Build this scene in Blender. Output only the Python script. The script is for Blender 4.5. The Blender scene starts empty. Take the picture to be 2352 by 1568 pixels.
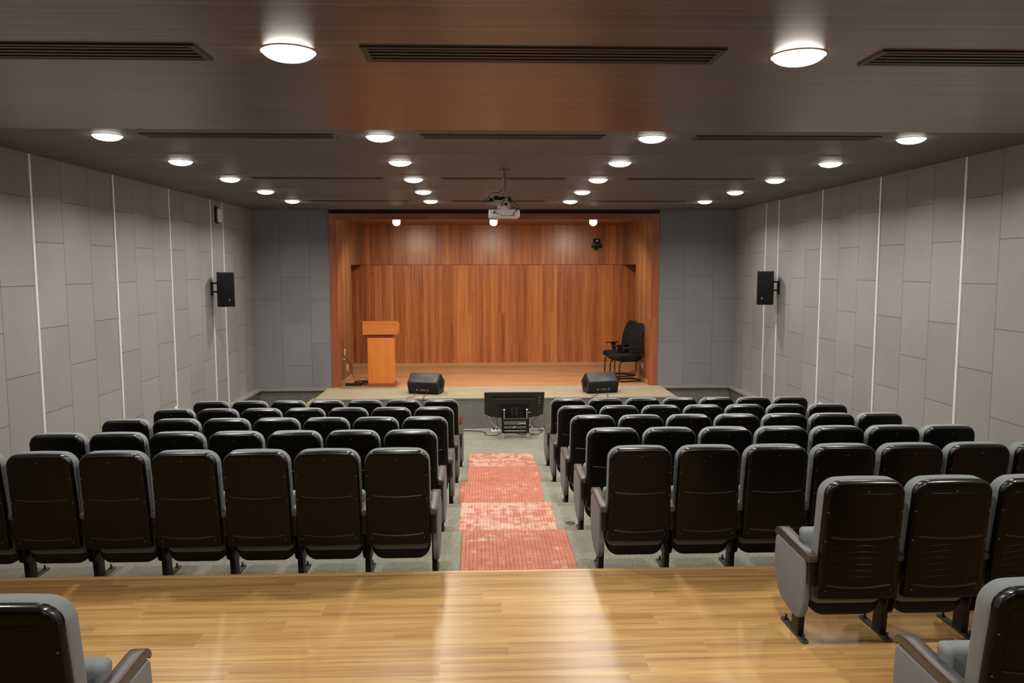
import bpy, bmesh, math, random
from mathutils import Vector, Matrix
random.seed(7)
PI = math.pi
C = bpy.context.scene.collection
SC = bpy.context.scene

# ------------------------------------------------------------------ camera
CAM_Z = 2.3266
F, PITCH, YAW, ROLL = 1780.0, 0.0943, 0.0364, -0.0019
cam_data = bpy.data.cameras.new('camera')
cam = bpy.data.objects.new('camera', cam_data); C.objects.link(cam)
fwd = Vector((math.sin(YAW)*math.cos(PITCH), math.cos(YAW)*math.cos(PITCH), -math.sin(PITCH)))
rt = Vector((math.cos(YAW), -math.sin(YAW), 0)); up = rt.cross(fwd)
r2 = rt*math.cos(ROLL) + up*math.sin(ROLL); u2 = -rt*math.sin(ROLL) + up*math.cos(ROLL)
cam.matrix_world = Matrix(((r2.x, u2.x, -fwd.x, 0), (r2.y, u2.y, -fwd.y, 0), (r2.z, u2.z, -fwd.z, CAM_Z), (0, 0, 0, 1)))
cam_data.sensor_fit = 'HORIZONTAL'; cam_data.sensor_width = 36; cam_data.lens = F/2352*36
cam_data.clip_start = 0.05; cam_data.clip_end = 100
SC.camera = cam
# ------------------------------------------------------------------ world, exposure, lamp power
w = bpy.data.worlds.new('world'); SC.world = w; w.use_nodes = True
w.node_tree.nodes['Background'].inputs[0].default_value = (.5, .5, .5, 1)
w.node_tree.nodes['Background'].inputs[1].default_value = 0.02
SC.view_settings.view_transform = 'Standard'; SC.view_settings.look = 'None'
SC.view_settings.gamma = 1; SC.view_settings.use_curve_mapping = False
SC.view_settings.exposure = 0.0
LAMP_W = 26.0        # each ceiling downlight
SPOT_W = 46.0        # each stage spot
LAMP_COL = (1.0, 0.945, 0.87)

# ------------------------------------------------------------------ dimensions
WL, WR = -4.449, 4.955
ZC, ZS = 3.453, 3.31             # ceiling, wooden soffit
YB, YR = 15.2, -4.2              # front grey wall, rear wall
EDGE = 5.79                      # edge of the wooden floor
SOF_Y = 5.68                     # front edge of the wooden soffit
ST = -0.1175                     # one step
PITCHY = 1.2402
NOSE = [5.8033 + PITCHY*k for k in range(5)]
FLOOR = 5*ST
S0, SW = 7.888, 0.5638

# ------------------------------------------------------------------ tagging
def tag(o, label=None, cat=None, group=None, kind=None):
    if label: o['label'] = label
    if cat: o['category'] = cat
    if group: o['group'] = group
    if kind: o['kind'] = kind
    return o
def empty(name, loc, label, cat, group=None, rz=0):
    o = bpy.data.objects.new(name, None); C.objects.link(o)
    o.location = loc; o.rotation_euler = (0, 0, rz); o.empty_display_size = .05
    return tag(o, label, cat, group)

# ------------------------------------------------------------------ mesh building
class MB:
    def __init__(s): s.v = []; s.f = []; s.m = []; s.mi = 0
    def add(s, vs, fs):
        b = len(s.v); s.v += [tuple(p) for p in vs]
        s.f += [tuple(i+b for i in f) for f in fs]; s.m += [s.mi]*len(fs); return s
    def box(s, x0, x1, y0, y1, z0, z1, bev=0, seg=2, rot=None, org=None):
        bm = bmesh.new(); bmesh.ops.create_cube(bm, size=1)
        for v in bm.verts:
            v.co = Vector((x0+(v.co.x+.5)*(x1-x0), y0+(v.co.y+.5)*(y1-y0), z0+(v.co.z+.5)*(z1-z0)))
        if bev > 0: bmesh.ops.bevel(bm, geom=bm.edges[:], offset=bev, segments=seg, profile=.5, affect='EDGES')
        if rot is not None:
            o = Vector(org) if org else Vector((0, 0, 0))
            for v in bm.verts: v.co = rot @ (v.co-o) + o
        bm.verts.index_update()
        s.add([v.co[:] for v in bm.verts], [[v.index for v in f.verts] for f in bm.faces]); bm.free(); return s
    def prism(s, prof, a0, a1, axis='x', bev=0, seg=2):
        """closed 2-D outline extruded along an axis; prof gives the other two coordinates in order"""
        def P(a, p):
            return {'x': (a, p[0], p[1]), 'y': (p[0], a, p[1]), 'z': (p[0], p[1], a)}[axis]
        bm = bmesh.new()
        A = [bm.verts.new(P(a0, p)) for p in prof]; B = [bm.verts.new(P(a1, p)) for p in prof]
        n = len(prof)
        c0 = bm.faces.new(A); c1 = bm.faces.new(B[::-1])
        for i in range(n): bm.faces.new((A[i], B[i], B[(i+1) % n], A[(i+1) % n]))
        bmesh.ops.recalc_face_normals(bm, faces=bm.faces[:])
        if bev > 0:
            es = [e for e in bm.edges if c0 in e.link_faces or c1 in e.link_faces]
            bmesh.ops.bevel(bm, geom=es, offset=bev, segments=seg, profile=.5, affect='EDGES')
        bm.verts.index_update()
        s.add([v.co[:] for v in bm.verts], [[v.index for v in f.verts] for f in bm.faces]); bm.free(); return s
    def cyl(s, p0, p1, r, r1=None, n=20, cap=True):
        p0 = Vector(p0); p1 = Vector(p1); r1 = r if r1 is None else r1
        d = (p1-p0).normalized(); a = d.orthogonal().normalized(); b = d.cross(a)
        vs = []
        for p, q in ((p0, r), (p1, r1)):
            for i in range(n):
                t = 2*PI*i/n; vs.append(p+(a*math.cos(t)+b*math.sin(t))*q)
        fs = [(i, (i+1) % n, n+(i+1) % n, n+i) for i in range(n)]
        if cap: fs += [tuple(range(n))[::-1], tuple(range(n, 2*n))]
        return s.add(vs, fs)
    def tube(s, pts, r, n=8, res=6, cyclic=False):
        pts = [Vector(p) for p in pts]
        if res > 1 and len(pts) > 2:
            q = []
            for i in range(len(pts)-1):
                p0 = pts[max(i-1, 0)]; p1 = pts[i]; p2 = pts[i+1]; p3 = pts[min(i+2, len(pts)-1)]
                for k in range(res):
                    t = k/res
                    q.append(.5*((2*p1)+(p2-p0)*t+(2*p0-5*p1+4*p2-p3)*t*t+(3*p1-p0-3*p2+p3)*t**3))
            q.append(pts[-1]); pts = q
        vs = []; fs = []; a = None
        for i, p in enumerate(pts):
            d = (pts[min(i+1, len(pts)-1)]-pts[max(i-1, 0)]).normalized()
            if a is None: a = d.orthogonal().normalized()
            a = (a-d*a.dot(d)).normalized(); b = d.cross(a)
            for k in range(n):
                t = 2*PI*k/n; vs.append(p+(a*math.cos(t)+b*math.sin(t))*r)
        for i in range(len(pts)-1):
            for k in range(n):
                fs.append((i*n+k, i*n+(k+1) % n, (i+1)*n+(k+1) % n, (i+1)*n+k))
        fs += [tuple(range(n))[::-1], tuple(range((len(pts)-1)*n, len(pts)*n))]
        return s.add(vs, fs)
    def lathe(s, prof, c, n=32):
        """prof of (r, z) about the vertical through c"""
        vs = []; fs = []
        for r, z in prof:
            for i in range(n):
                t = 2*PI*i/n; vs.append((c[0]+r*math.cos(t), c[1]+r*math.sin(t), c[2]+z))
        for j in range(len(prof)-1):
            for i in range(n): fs.append((j*n+i, j*n+(i+1) % n, (j+1)*n+(i+1) % n, (j+1)*n+i))
        return s.add(vs, fs)
    def sphere(s, c, r, n=16, m=10, sz=1):
        return s.lathe([(max(r*math.sin(PI*j/m), 1e-4), -r*math.cos(PI*j/m)*sz) for j in range(m+1)], c, n)
    def build(s, name, mats, parent=None, smooth=40, merge=False):
        me = bpy.data.meshes.new(name); me.from_pydata(s.v, [], s.f)
        if not isinstance(mats, (list, tuple)): mats = [mats]
        for m in mats: me.materials.append(m)
        for p, mi in zip(me.polygons, s.m): p.material_index = mi
        if smooth:
            me.polygons.foreach_set('use_smooth', [True]*len(me.polygons))
            try: me.set_sharp_from_angle(angle=math.radians(smooth))
            except Exception: pass
        me.validate(); me.update()
        o = bpy.data.objects.new(name, me); C.objects.link(o)
        if parent: o.parent = parent
        return o
def struct(name, mb, mats, smooth=0):
    return tag(mb.build(name, mats, smooth=smooth), kind='structure')

# ------------------------------------------------------------------ materials
def base(name, col=(.5, .5, .5), rough=.6, metal=0, spec=.5, coat=0, coat_r=.1):
    m = bpy.data.materials.new(name); m.use_nodes = True
    b = m.node_tree.nodes['Principled BSDF']
    b.inputs['Base Color'].default_value = (*col, 1); b.inputs['Roughness'].default_value = rough
    b.inputs['Metallic'].default_value = metal; b.inputs['Specular IOR Level'].default_value = spec
    b.inputs['Coat Weight'].default_value = coat; b.inputs['Coat Roughness'].default_value = coat_r
    return m
class N:
    """small node helper"""
    def __init__(s, m): s.t = m.node_tree; s.b = s.t.nodes['Principled BSDF']
    def new(s, ty, **k):
        n = s.t.nodes.new(ty)
        for a, v in k.items(): setattr(n, a, v)
        return n
    def link(s, a, b): s.t.links.new(a, b)
    def val(s, sock, v):
        if isinstance(v, (int, float)): sock.default_value = v
        else: s.link(v, sock)
    def math(s, op, a, b=0, c=None):
        n = s.new('ShaderNodeMath', operation=op); s.val(n.inputs[0], a); s.val(n.inputs[1], b)
        if c is not None: s.val(n.inputs[2], c)
        return n.outputs[0]
    def xyz(s):
        tc = s.new('ShaderNodeTexCoord'); sp = s.new('ShaderNodeSeparateXYZ'); s.link(tc.outputs['Object'], sp.inputs[0])
        return sp.outputs
    def vec(s, x, y, z=0):
        n = s.new('ShaderNodeCombineXYZ'); s.val(n.inputs[0], x); s.val(n.inputs[1], y); s.val(n.inputs[2], z); return n.outputs[0]
    def noise(s, vec=None, scale=5, detail=3, rough=.5, dist=0):
        n = s.new('ShaderNodeTexNoise'); n.inputs['Scale'].default_value = scale; n.inputs['Detail'].default_value = detail
        n.inputs['Roughness'].default_value = rough; n.inputs['Distortion'].default_value = dist
        if vec is None:
            tc = s.new('ShaderNodeTexCoord'); vec = tc.outputs['Object']
        s.link(vec, n.inputs['Vector']); return n.outputs['Fac']
    def white(s, v):
        n = s.new('ShaderNodeTexWhiteNoise'); n.noise_dimensions = '3D'; s.link(v, n.inputs['Vector']); return n.outputs['Value']
    def ramp(s, fac, stops):
        n = s.new('ShaderNodeValToRGB'); e = n.color_ramp.elements
        while len(e) < len(stops): e.new(.5)
        for i, (p, c) in enumerate(stops): e[i].position = p; e[i].color = (*c, 1)
        s.link(fac, n.inputs[0]); return n.outputs[0]
    def mix(s, fac, a, b, mode='MIX'):
        n = s.new('ShaderNodeMix', data_type='RGBA', blend_type=mode)
        s.val(n.inputs[0], fac)
        for q, v in ((n.inputs[6], a), (n.inputs[7], b)):
            if isinstance(v, tuple): q.default_value = (*v, 1)
            else: s.link(v, q)
        return n.outputs[2]
    def bump(s, h, strength=.3, dist=.01):
        n = s.new('ShaderNodeBump'); n.inputs['Strength'].default_value = strength; n.inputs['Distance'].default_value = dist
        s.link(h, n.inputs['Height']); s.link(n.outputs[0], s.b.inputs['Normal'])
    def col(s, c): s.link(c, s.b.inputs['Base Color'])

def felt(name, col, dcol, ax_u, ax_v, v0, line, rough=.95, u_shift=-.4325, bw=.865):
    """grey felt boards in staggered courses; ax_u along the board, ax_v across"""
    m = base(name, col, rough, spec=.25); n = N(m); p = n.xyz()
    u = n.math('ADD', p[ax_u], u_shift+.865*40); v = n.math('ADD', p[ax_v], -v0+SW*60)
    br = n.new('ShaderNodeTexBrick'); br.offset = .5; br.offset_frequency = 2
    n.link(n.vec(u, v), br.inputs['Vector'])
    br.inputs['Scale'].default_value = 1; br.inputs['Mortar Size'].default_value = .0026; br.inputs['Mortar Smooth'].default_value = .3
    br.inputs['Brick Width'].default_value = bw; br.inputs['Row Height'].default_value = SW
    br.inputs['Color1'].default_value = (*[c*.95 for c in col], 1); br.inputs['Color2'].default_value = (*[c*1.05 for c in col], 1)
    br.inputs['Mortar'].default_value = (*line, 1); br.inputs['Bias'].default_value = 0
    fine = n.noise(scale=160, detail=2, rough=.7); big = n.noise(scale=1.2, detail=3)
    f = n.math('MULTIPLY_ADD', fine, 1.1, .45)
    c = n.mix(1.0, br.outputs[0], n.vec(f, f, f), 'MULTIPLY')
    g = n.math('MULTIPLY_ADD', big, .25, .87); c = n.mix(1.0, c, n.vec(g, g, g), 'MULTIPLY')
    n.col(c); n.bump(n.math('SUBTRACT', fine, n.math('MULTIPLY', br.outputs['Fac'], 3)), .25, .003)
    return m
def wood(name, al, aw, pw, pl, stops, rough=.35, grain=1.0, groove=.0, groove_col=(.02, .012, .008), gw=.002, coat=0, coat_r=.1, spec=.5, bumpy=.1, off=0.37, end_groove=1.0):
    """boards: al = axis along the board, aw = axis across; stops = colour ramp"""
    m = base(name, stops[0][1], rough, spec=spec, coat=coat, coat_r=coat_r); n = N(m); p = n.xyz()
    L = n.math('ADD', p[al], 50.0); W = n.math('ADD', p[aw], 50.0)
    row = n.math('FLOOR', n.math('DIVIDE', W, pw))
    Ls = n.math('ADD', L, n.math('MULTIPLY', n.white(n.vec(row, 3.3)), pl))
    ci = n.math('FLOOR', n.math('DIVIDE', Ls, pl))
    rnd = n.white(n.vec(row, ci, 1.7)); rnd2 = n.white(n.vec(row, ci, 9.1))
    seed = n.math('MULTIPLY', rnd2, 37.0)
    g1 = n.noise(n.vec(n.math('MULTIPLY', L, .9*grain), n.math('MULTIPLY', W, 22*grain), seed), 1, 4, .6, .4)
    g2 = n.noise(n.vec(n.math('MULTIPLY', L, 5*grain), n.math('MULTIPLY', W, 160*grain), seed), 1, 2, .6)
    f = n.math('ADD', n.math('MULTIPLY', rnd, off), n.math('MULTIPLY', g1, 1.15-off))
    f = n.math('ADD', f, n.math('MULTIPLY', n.math('SUBTRACT', g2, .5), .25))
    f = n.math('SUBTRACT', f, .08)
    c = n.ramp(f, stops)
    fr = n.math('FRACT', n.math('DIVIDE', W, pw)); e = n.math('LESS_THAN', fr, gw/pw)
    fl = n.math('FRACT', n.math('DIVIDE', Ls, pl)); e2 = n.math('LESS_THAN', fl, gw/pl)
    e = n.math('MAXIMUM', e, n.math('MULTIPLY', e2, end_groove))
    c = n.mix(n.math('MULTIPLY', e, groove), c, groove_col)
    n.col(c); n.bump(n.math('SUBTRACT', g2, n.math('MULTIPLY', e, 4)), bumpy, .002)
    return m
def speck(name, a, b, scale=140, rough=.9, spec=.3, big=.35, bump=.4):
    m = base(name, a, rough, spec=spec); n = N(m)
    f = n.noise(scale=scale, detail=2, rough=.75); g = n.noise(scale=2.2, detail=4, rough=.6)
    h = n.math('ADD', n.math('MULTIPLY', n.math('SUBTRACT', f, .5), 2.2), .5)
    c = n.ramp(h, [(.15, a), (.85, b)])
    k = n.math('MULTIPLY_ADD', g, big, 1-big*.5); c = n.mix(1.0, c, n.vec(k, k, k), 'MULTIPLY')
    n.col(c); n.bump(f, bump, .003); return m
def plain(name, col, rough=.5, metal=0, spec=.5, var=.12, scale=30, bump=0, coat=0):
    m = base(name, col, rough, metal, spec, coat); n = N(m)
    f = n.noise(scale=scale, detail=3); k = n.math('MULTIPLY_ADD', f, var, 1-var*.5)
    n.col(n.mix(1.0, col, n.vec(k, k, k), 'MULTIPLY'))
    if bump: n.bump(n.noise(scale=scale*8, detail=2), bump, .001)
    return m
def emit(name, col, st):
    m = base(name, (.8, .8, .8), .5); n = N(m)
    n.b.inputs['Emission Color'].default_value = (*col, 1); n.b.inputs['Emission Strength'].default_value = st
    f = n.noise(scale=40, detail=1); n.link(n.math('MULTIPLY_ADD', f, .05, .5), n.b.inputs['Roughness']); return m
def rubber(name, dust, seedv):
    """coral openwork mat: wavy rows of slots, worn pale patches"""
    m = base(name, (.6, .16, .12), .8, spec=.3); n = N(m); p = n.xyz()
    X, Y = p[0], p[1]
    wav = n.math('MULTIPLY', n.math('SINE', n.math('MULTIPLY', X, 2*PI/.034)), .0045)
    rowf = n.math('FRACT', n.math('DIVIDE', n.math('ADD', n.math('ADD', Y, 10.0), wav), .021))
    colf = n.math('FRACT', n.math('DIVIDE', n.math('ADD', X, 10.0), .034))
    slot = n.math('MULTIPLY', n.math('LESS_THAN', rowf, .42), n.math('GREATER_THAN', colf, .22))
    cx = n.math('FLOOR', n.math('DIVIDE', n.math('ADD', X, 10.0), .068)); cy = n.math('FLOOR', n.math('DIVIDE', n.math('ADD', Y, 10.0), .084))
    n1 = n.noise(n.vec(n.math('MULTIPLY', X, 5.0), n.math('MULTIPLY', Y, 3.2), seedv), 1, 4, .75)
    n2 = n.noise(n.vec(n.math('MULTIPLY', X, 1.5), n.math('MULTIPLY', Y, 13.0), seedv+3), 1, 3, .6)
    n3 = n.noise(n.vec(n.math('MULTIPLY', X, 26.0), n.math('MULTIPLY', Y, 2.0), seedv+5), 1, 2, .6)
    k = n.white(n.vec(cx, cy, seedv))
    d = n.math('ADD', n.math('MULTIPLY', n1, .60), n.math('ADD', n.math('MULTIPLY', n2, .36), n.math('MULTIPLY', k, .15)))
    d = n.math('ADD', d, n.math('MULTIPLY', n3, .30))
    dm = n.new('ShaderNodeMapRange'); n.link(d, dm.inputs[0])
    dm.inputs[1].default_value = .76-dust; dm.inputs[2].default_value = .90-dust
    red = n.ramp(n.noise(scale=9, detail=3), [(.3, (.36, .088, .046)), (.7, (.48, .152, .088))])
    gcol = n.math('LESS_THAN', colf, .16)
    red = n.mix(n.math('MULTIPLY', gcol, n.math('MULTIPLY', n3, .7)), red, (.22, .045, .03))
    c = n.mix(n.math('MULTIPLY', dm.outputs[0], n.math('MULTIPLY_ADD', slot, .5, .4)), red, (.66, .53, .43))
    c = n.mix(n.math('MULTIPLY', slot, .34), c, (.66, .46, .36))
    n.col(c); n.bump(n.math('MULTIPLY', slot, -1.0), .5, .003); return m

M = {}
M['felt_side'] = felt('grey_felt_side', (.305, .293, .288), 0, 2, 1, S0, (.035, .033, .035))
M['felt_front'] = felt('grey_felt_front', (.265, .258, .272), 0, 2, 0, 0.02, (.07, .07, .08))
M['felt_ceiling'] = felt('grey_ceiling_board', (.15, .138, .138), 0, 0, 1, S0+.0, (.03, .027, .026), rough=.55, u_shift=.28)
M['soffit'] = wood('soffit_planks', 0, 1, .0325, 3.2, [(.2, (.052, .029, .018)), (.5, (.106, .062, .040)), (.8, (.185, .118, .080))], rough=.28, groove=.8, gw=.0045, groove_col=(.03, .016, .011), off=.25, spec=1.0)
M['stage_wall'] = wood('stage_wall_boards', 2, 0, .088, 40.0, [(.14, (.17, .046, .018)), (.38, (.35, .108, .036)), (.60, (.49, .170, .056)), (.86, (.66, .28, .10))], rough=.30, groove=.5, gw=.002, off=.30, spec=.6)
M['stage_wall_top'] = wood('stage_wall_top_boards', 2, 0, .0805, 40.0, [(.14, (.17, .046, .018)), (.38, (.35, .108, .036)), (.60, (.49, .170, .056)), (.86, (.66, .28, .10))], rough=.30, groove=.5, gw=.002, off=.30, spec=.6)
M['stage_side'] = wood('stage_side_slats', 2, 1, .11, 8.0, [(.15, (.16, .060, .024)), (.5, (.27, .115, .045)), (.85, (.36, .17, .07))], rough=.45, groove=.85, gw=.014, off=.30)
M['stage_ceiling'] = wood('stage_ceiling_slats', 0, 1, .11, 8.0, [(.15, (.15, .06, .025)), (.5, (.25, .11, .045)), (.85, (.34, .16, .07))], rough=.4, groove=.85, gw=.014, off=.30)
M['frame_wood'] = wood('proscenium_wood', 2, 0, .6, 2.4, [(.15, (.26, .062, .022)), (.5, (.40, .115, .042)), (.85, (.52, .18, .07))], rough=.35, off=.2)
M['frame_wood_h'] = wood('proscenium_wood_header', 0, 2, .6, 3.4, [(.15, (.22, .055, .025)), (.5, (.32, .092, .042)), (.85, (.42, .14, .06))], rough=.35, off=.2)
M['stage_floor'] = wood('stage_floor_planks', 0, 1, .12, 1.2, [(.15, (.33, .155, .070)), (.5, (.45, .235, .118)), (.85, (.56, .32, .175))], rough=.4, groove=.3, off=.25)
M['skirting_wood'] = plain('light_wood_skirting', (.50, .27, .12), .4)
M['floor_wood'] = wood('golden_floor_planks', 0, 1, .198, 1.22, [(.15, (.25, .125, .042)), (.42, (.47, .258, .088)), (.62, (.62, .37, .135)), (.9, (.76, .51, .22))], rough=.31, groove=.75, gw=.006, groove_col=(.74, .50, .16), off=.16, grain=.8, spec=.85, end_groove=.12)  # yellow grooves: highlights along the plank edges put into the colour
M['carpet'] = speck('grey_green_carpet', (.13, .13, .098), (.36, .345, .27), 130)
M['carpet_stage'] = speck('beige_grey_carpet', (.25, .205, .145), (.43, .365, .265), 130)
M['stone'] = speck('grey_speckled_stone', (.075, .075, .065), (.27, .26, .23), 95, rough=.75, bump=.2)
M['ledge'] = speck('grey_ledge_plaster', (.26, .25, .22), (.34, .32, .28), 60, rough=.8, bump=.1)
M['trim'] = plain('brushed_aluminium_trim', (.90, .88, .85), .35, metal=.15, var=.05)
M['trim_dim'] = plain('thin_grey_aluminium_strip', (.42, .40, .39), .45, metal=.3, var=.05)
M['black_gap'] = plain('dark_shadow_gap', (.01, .01, .01), .9)
M['shell'] = plain('black_moulded_plastic', (.0040, .0036, .0033), .28, spec=.18, var=.1, bump=.06)
M['shell_edge'] = plain('black_plastic_highlight_edge', (.010, .009, .0085), .26, spec=.75, var=.1, bump=.15)  # same plastic made lighter and glossier to put highlights on rims and ledges
M['fabric'] = speck('grey_seat_fabric', (.175, .198, .204), (.250, .276, .283), 420, rough=.95, big=.1, bump=.15)
M['panel_fabric'] = speck('grey_side_panel_fabric', (.172, .190, .196), (.240, .260, .267), 420, rough=.95, big=.1, bump=.15)
M['arm'] = plain('brown_grey_armrest_plastic', (.066, .058, .052), .38, var=.1, bump=.08)
M['leg'] = plain('black_painted_steel', (.009, .0085, .008), .45, spec=.3, var=.2)
M['foot'] = plain('dark_cast_foot', (.045, .05, .045), .55, var=.3)
M['screw'] = plain('steel_screw', (.20, .19, .18), .4, metal=.6)
M['light_glass'] = emit('downlight_diffuser', (1, .95, .86), 14)
M['spot_glass'] = emit('spot_lamp_bulb', (1, .86, .62), 30)
M['light_trim'] = plain('white_downlight_trim', (.75, .73, .7), .4)
M['vent'] = plain('dark_vent_metal', (.06, .06, .055), .45, metal=.2)
M['vent_dark'] = plain('vent_cavity_black', (.006, .006, .006), .9)
M['black'] = plain('matt_black_plastic', (.012, .0115, .011), .5, spec=.35, bump=.1)
M['grille'] = plain('dark_grey_metal_grille', (.075, .071, .068), .42, metal=.3, scale=200, var=.3)
M['screen_back'] = plain('black_screen_back', (.010, .010, .010), .4)
M['mid_grey'] = plain('mid_grey_plastic', (.16, .15, .14), .5)
M['silver'] = plain('silver_steel', (.62, .62, .62), .3, metal=.8)
M['castor'] = plain('pale_green_grey_wheel', (.30, .36, .34), .35)
M['white'] = plain('white_plastic', (.84, .81, .77), .4)
M['cream'] = plain('cream_plastic', (.62, .55, .42), .45)
M['lectern'] = wood('orange_lectern_laminate', 2, 0, .9, 3.0, [(.1, (.74, .20, .035)), (.5, (.86, .27, .05)), (.9, (.92, .34, .075))], rough=.32, off=.2, grain=.6)
M['lectern_h'] = wood('orange_lectern_top_laminate', 0, 2, .9, 3.0, [(.1, (.74, .19, .035)), (.5, (.84, .25, .05)), (.9, (.90, .31, .07))], rough=.32, off=.2, grain=.6)
M['lectern_dark'] = wood('red_brown_lectern_moulding', 0, 2, .9, 3.0, [(.2, (.28, .07, .03)), (.8, (.42, .13, .06))], rough=.35)
M['mesh_black'] = plain('black_office_mesh', (.008, .0078, .0078), .9, spec=.2, scale=300, var=.5)
M['yellow'] = speck('worn_yellow_nosing', (.40, .28, .09), (.62, .48, .20), 40)
M['red_box'] = plain('dull_red_plastic', (.25, .05, .03), .5)
M['blue'] = plain('blue_cable', (.03, .06, .45), .4)
M['cable_white'] = plain('cream_cable', (.60, .55, .47), .5)
M['cable_black'] = plain('black_cable', (.012, .012, .011), .5)
M['orange_led'] = plain('orange_connector', (.6, .15, .05), .4)
M['green'] = plain('green_tape', (.02, .12, .04), .5)
M['logo'] = plain('grey_badge', (.35, .34, .33), .4, metal=.5)

# ================================================================== SETTING
T = .15
# wooden floor at the back of the room
f = MB().box(WL, WR, YR, EDGE, -.2, 0)
struct('floor', f, M['floor_wood'])
n = MB().box(WL, WR, EDGE-.03, EDGE+.012, -.05, .0035, bev=.003)
struct('trim_1', n, plain('floor_edge_wood', (.66, .42, .19), .3))
# carpeted steps down to the stage
st = MB()
ys = [EDGE+.012] + NOSE[1:] + [13.855]
for k in range(5):
    st.box(WL, WR, ys[k], ys[k+1], -1.0, ST*(k+1))
struct('floor_steps', st, M['carpet'])
jt = MB()
jt.box(WL, WR, 13.39, 13.40, FLOOR-.01, FLOOR+.001)
struct('trim_2', jt, plain('carpet_joint', (.07, .07, .055), .9))
# stage block
sx0, sx1 = -3.04, 3.50
sg = MB().box(sx0, sx1, 13.855, 15.2, -1.0, -.03)
struct('floor_stage_front', sg, M['stone'])
sg = MB().box(sx0-.005, sx1+.005, 13.84, 15.215, -.03, 0, bev=.006)
struct('floor_stage_apron', sg, M['carpet_stage'])
sg = MB().box(-4.2, 4.7, 15.215, 18.6, -1.0, -.002)
struct('floor_stage', sg, M['stage_floor'])
# side pits beside the stage: floor, stone dado and ledge
pt = MB().box(WL, sx0, 13.855, 15.2, -1.0, FLOOR).box(sx1, WR, 13.855, 15.2, -1.0, FLOOR)
struct('floor_side_pits', pt, M['carpet'])
dd = MB().box(WL-.02, WL+.05, 12.3, 15.16, FLOOR, -.05).box(WR-.05, WR+.02, 12.3, 15.16, FLOOR, -.05)
dd.box(WL+.05, sx0, 15.12, 15.22, FLOOR, -.05).box(sx1, WR-.05, 15.12, 15.22, FLOOR, -.05)
struct('wall_dado', dd, M['stone'])
lg = MB().box(WL-.02, WL+.12, 12.3, 15.21, -.05, 0, bev=.005).box(WR-.12, WR+.02, 12.3, 15.21, -.05, 0, bev=.005)
lg.box(WL+.12, sx0+.02, 15.07, 15.21, -.05, -.001, bev=.005).box(sx1-.02, WR-.12, 15.07, 15.21, -.05, -.001, bev=.005)
struct('trim_3', lg, M['ledge'])
# grey felt walls
struct('wall_left', MB().box(WL-T, WL, YR, YB, -.65, ZC+.05), M['felt_side'])
struct('wall_right', MB().box(WR, WR+T, YR, YB, -.65, ZC+.05), M['felt_side'])
px0, px1, pz = -2.98, 3.445, 3.382           # proscenium outside
fw = MB().box(WL-T, px0, YB, YB+.12, -.04, ZC+.05).box(px1, WR+T, YB, YB+.12, -.04, ZC+.05).box(px0, px1, YB, YB+.12, pz, ZC+.05)
struct('wall_front', fw, M['felt_front'])
struct('wall_rear', MB().box(WL-T, WR+T, YR-T, YR, -.2, ZC+.05), M['felt_front'])
# ceiling and soffit
struct('ceiling', MB().box(WL-T, WR+T, SOF_Y-.01, YB+.12, ZC, ZC+.12), M['felt_ceiling'])
struct('ceiling_soffit', MB().box(WL, WR, YR, SOF_Y, ZS, ZC+.12), M['soffit'])
struct('trim_4', MB().box(px0+.01, px1-.01, YB-.035, YB, pz, ZC), M['black_gap'])
# aluminium strips: up the walls and on across the ceiling
k = 5
for i, ysx in enumerate((7.888, 9.605, 11.262, 12.934, 13.526)):
    for X, d in ((WL, 1), (WR, -1)):
        b = MB().box(min(X-.01*d, X+.012*d), max(X-.01*d, X+.012*d), ysx-.016, ysx+.016, FLOOR if i < 3 else 0, ZC, bev=.003)
        struct('trim_%d' % k, b, M['trim']); k += 1
    b = MB().box(WL, WR, ysx-.006, ysx+.006, ZC-.005, ZC+.01)
    struct('trim_%d' % k, b, M['trim_dim']); k += 1
# proscenium frame (reveals step back to the side walls)
ix0, ix1, iz = -2.83, 3.298, 3.262
fr = MB().box(px0, ix0, YB-.02, YB+.14, 0, pz, bev=.004)
struct('trim_%d' % k, fr, M['frame_wood']); k += 1
fr = MB().box(ix1, px1, YB-.02, YB+.14, 0, pz, bev=.004)
struct('trim_%d' % k, fr, M['frame_wood']); k += 1
fr = MB().box(ix0, ix1, YB-.018, YB+.14, iz, pz-.001, bev=.004)
struct('trim_%d' % k, fr, M['frame_wood_h']); k += 1
# stage box
SB = 18.35
DY = 16.74
struct('wall_stage_back', MB().box(-4.2, 4.7, SB+.006, SB+.12, -.02, 2.400), M['stage_wall'])
struct('wall_stage_back_upper', MB().box(-4.2, 4.7, SB+.03, SB+.12, 2.40, 2.412).box(-4.2, 4.7, SB, SB+.12, 2.412, 3.6), M['stage_wall_top'])
for nm, X0, X1 in (('wall_stage_left', ix0-.12, ix0), ('wall_stage_right', ix1, ix1+.12)):
    struct(nm, MB().box(X0, X1, YB+.13, DY, 0, 3.4).box(X0, X1, DY, SB, 2.405, 3.4), M['stage_side'])
struct('wall_wings', MB().box(-4.3, -4.15, 15.3, SB+.1, 0, 3.4).box(4.65, 4.8, 15.3, SB+.1, 0, 3.4).box(-4.2, ix0-.12, 15.32, 15.4, 0, 3.4).box(ix1+.12, 4.7, 15.32, 15.4, 0, 3.4), M['stage_side'])
struct('ceiling_stage', MB().box(-4.2, 4.7, YB+.13, SB+.1, 3.335, 3.42), M['stage_ceiling'])
struct('ceiling_wings', MB().box(-4.2, ix0-.12, 15.35, SB, 2.45, 2.5).box(ix1+.12, 4.7, 15.35, SB, 2.45, 2.5), M['stage_ceiling'])
bb = MB().box(-4.1, 4.6, SB-.012, SB+.012, 0, .085, bev=.003)
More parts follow.
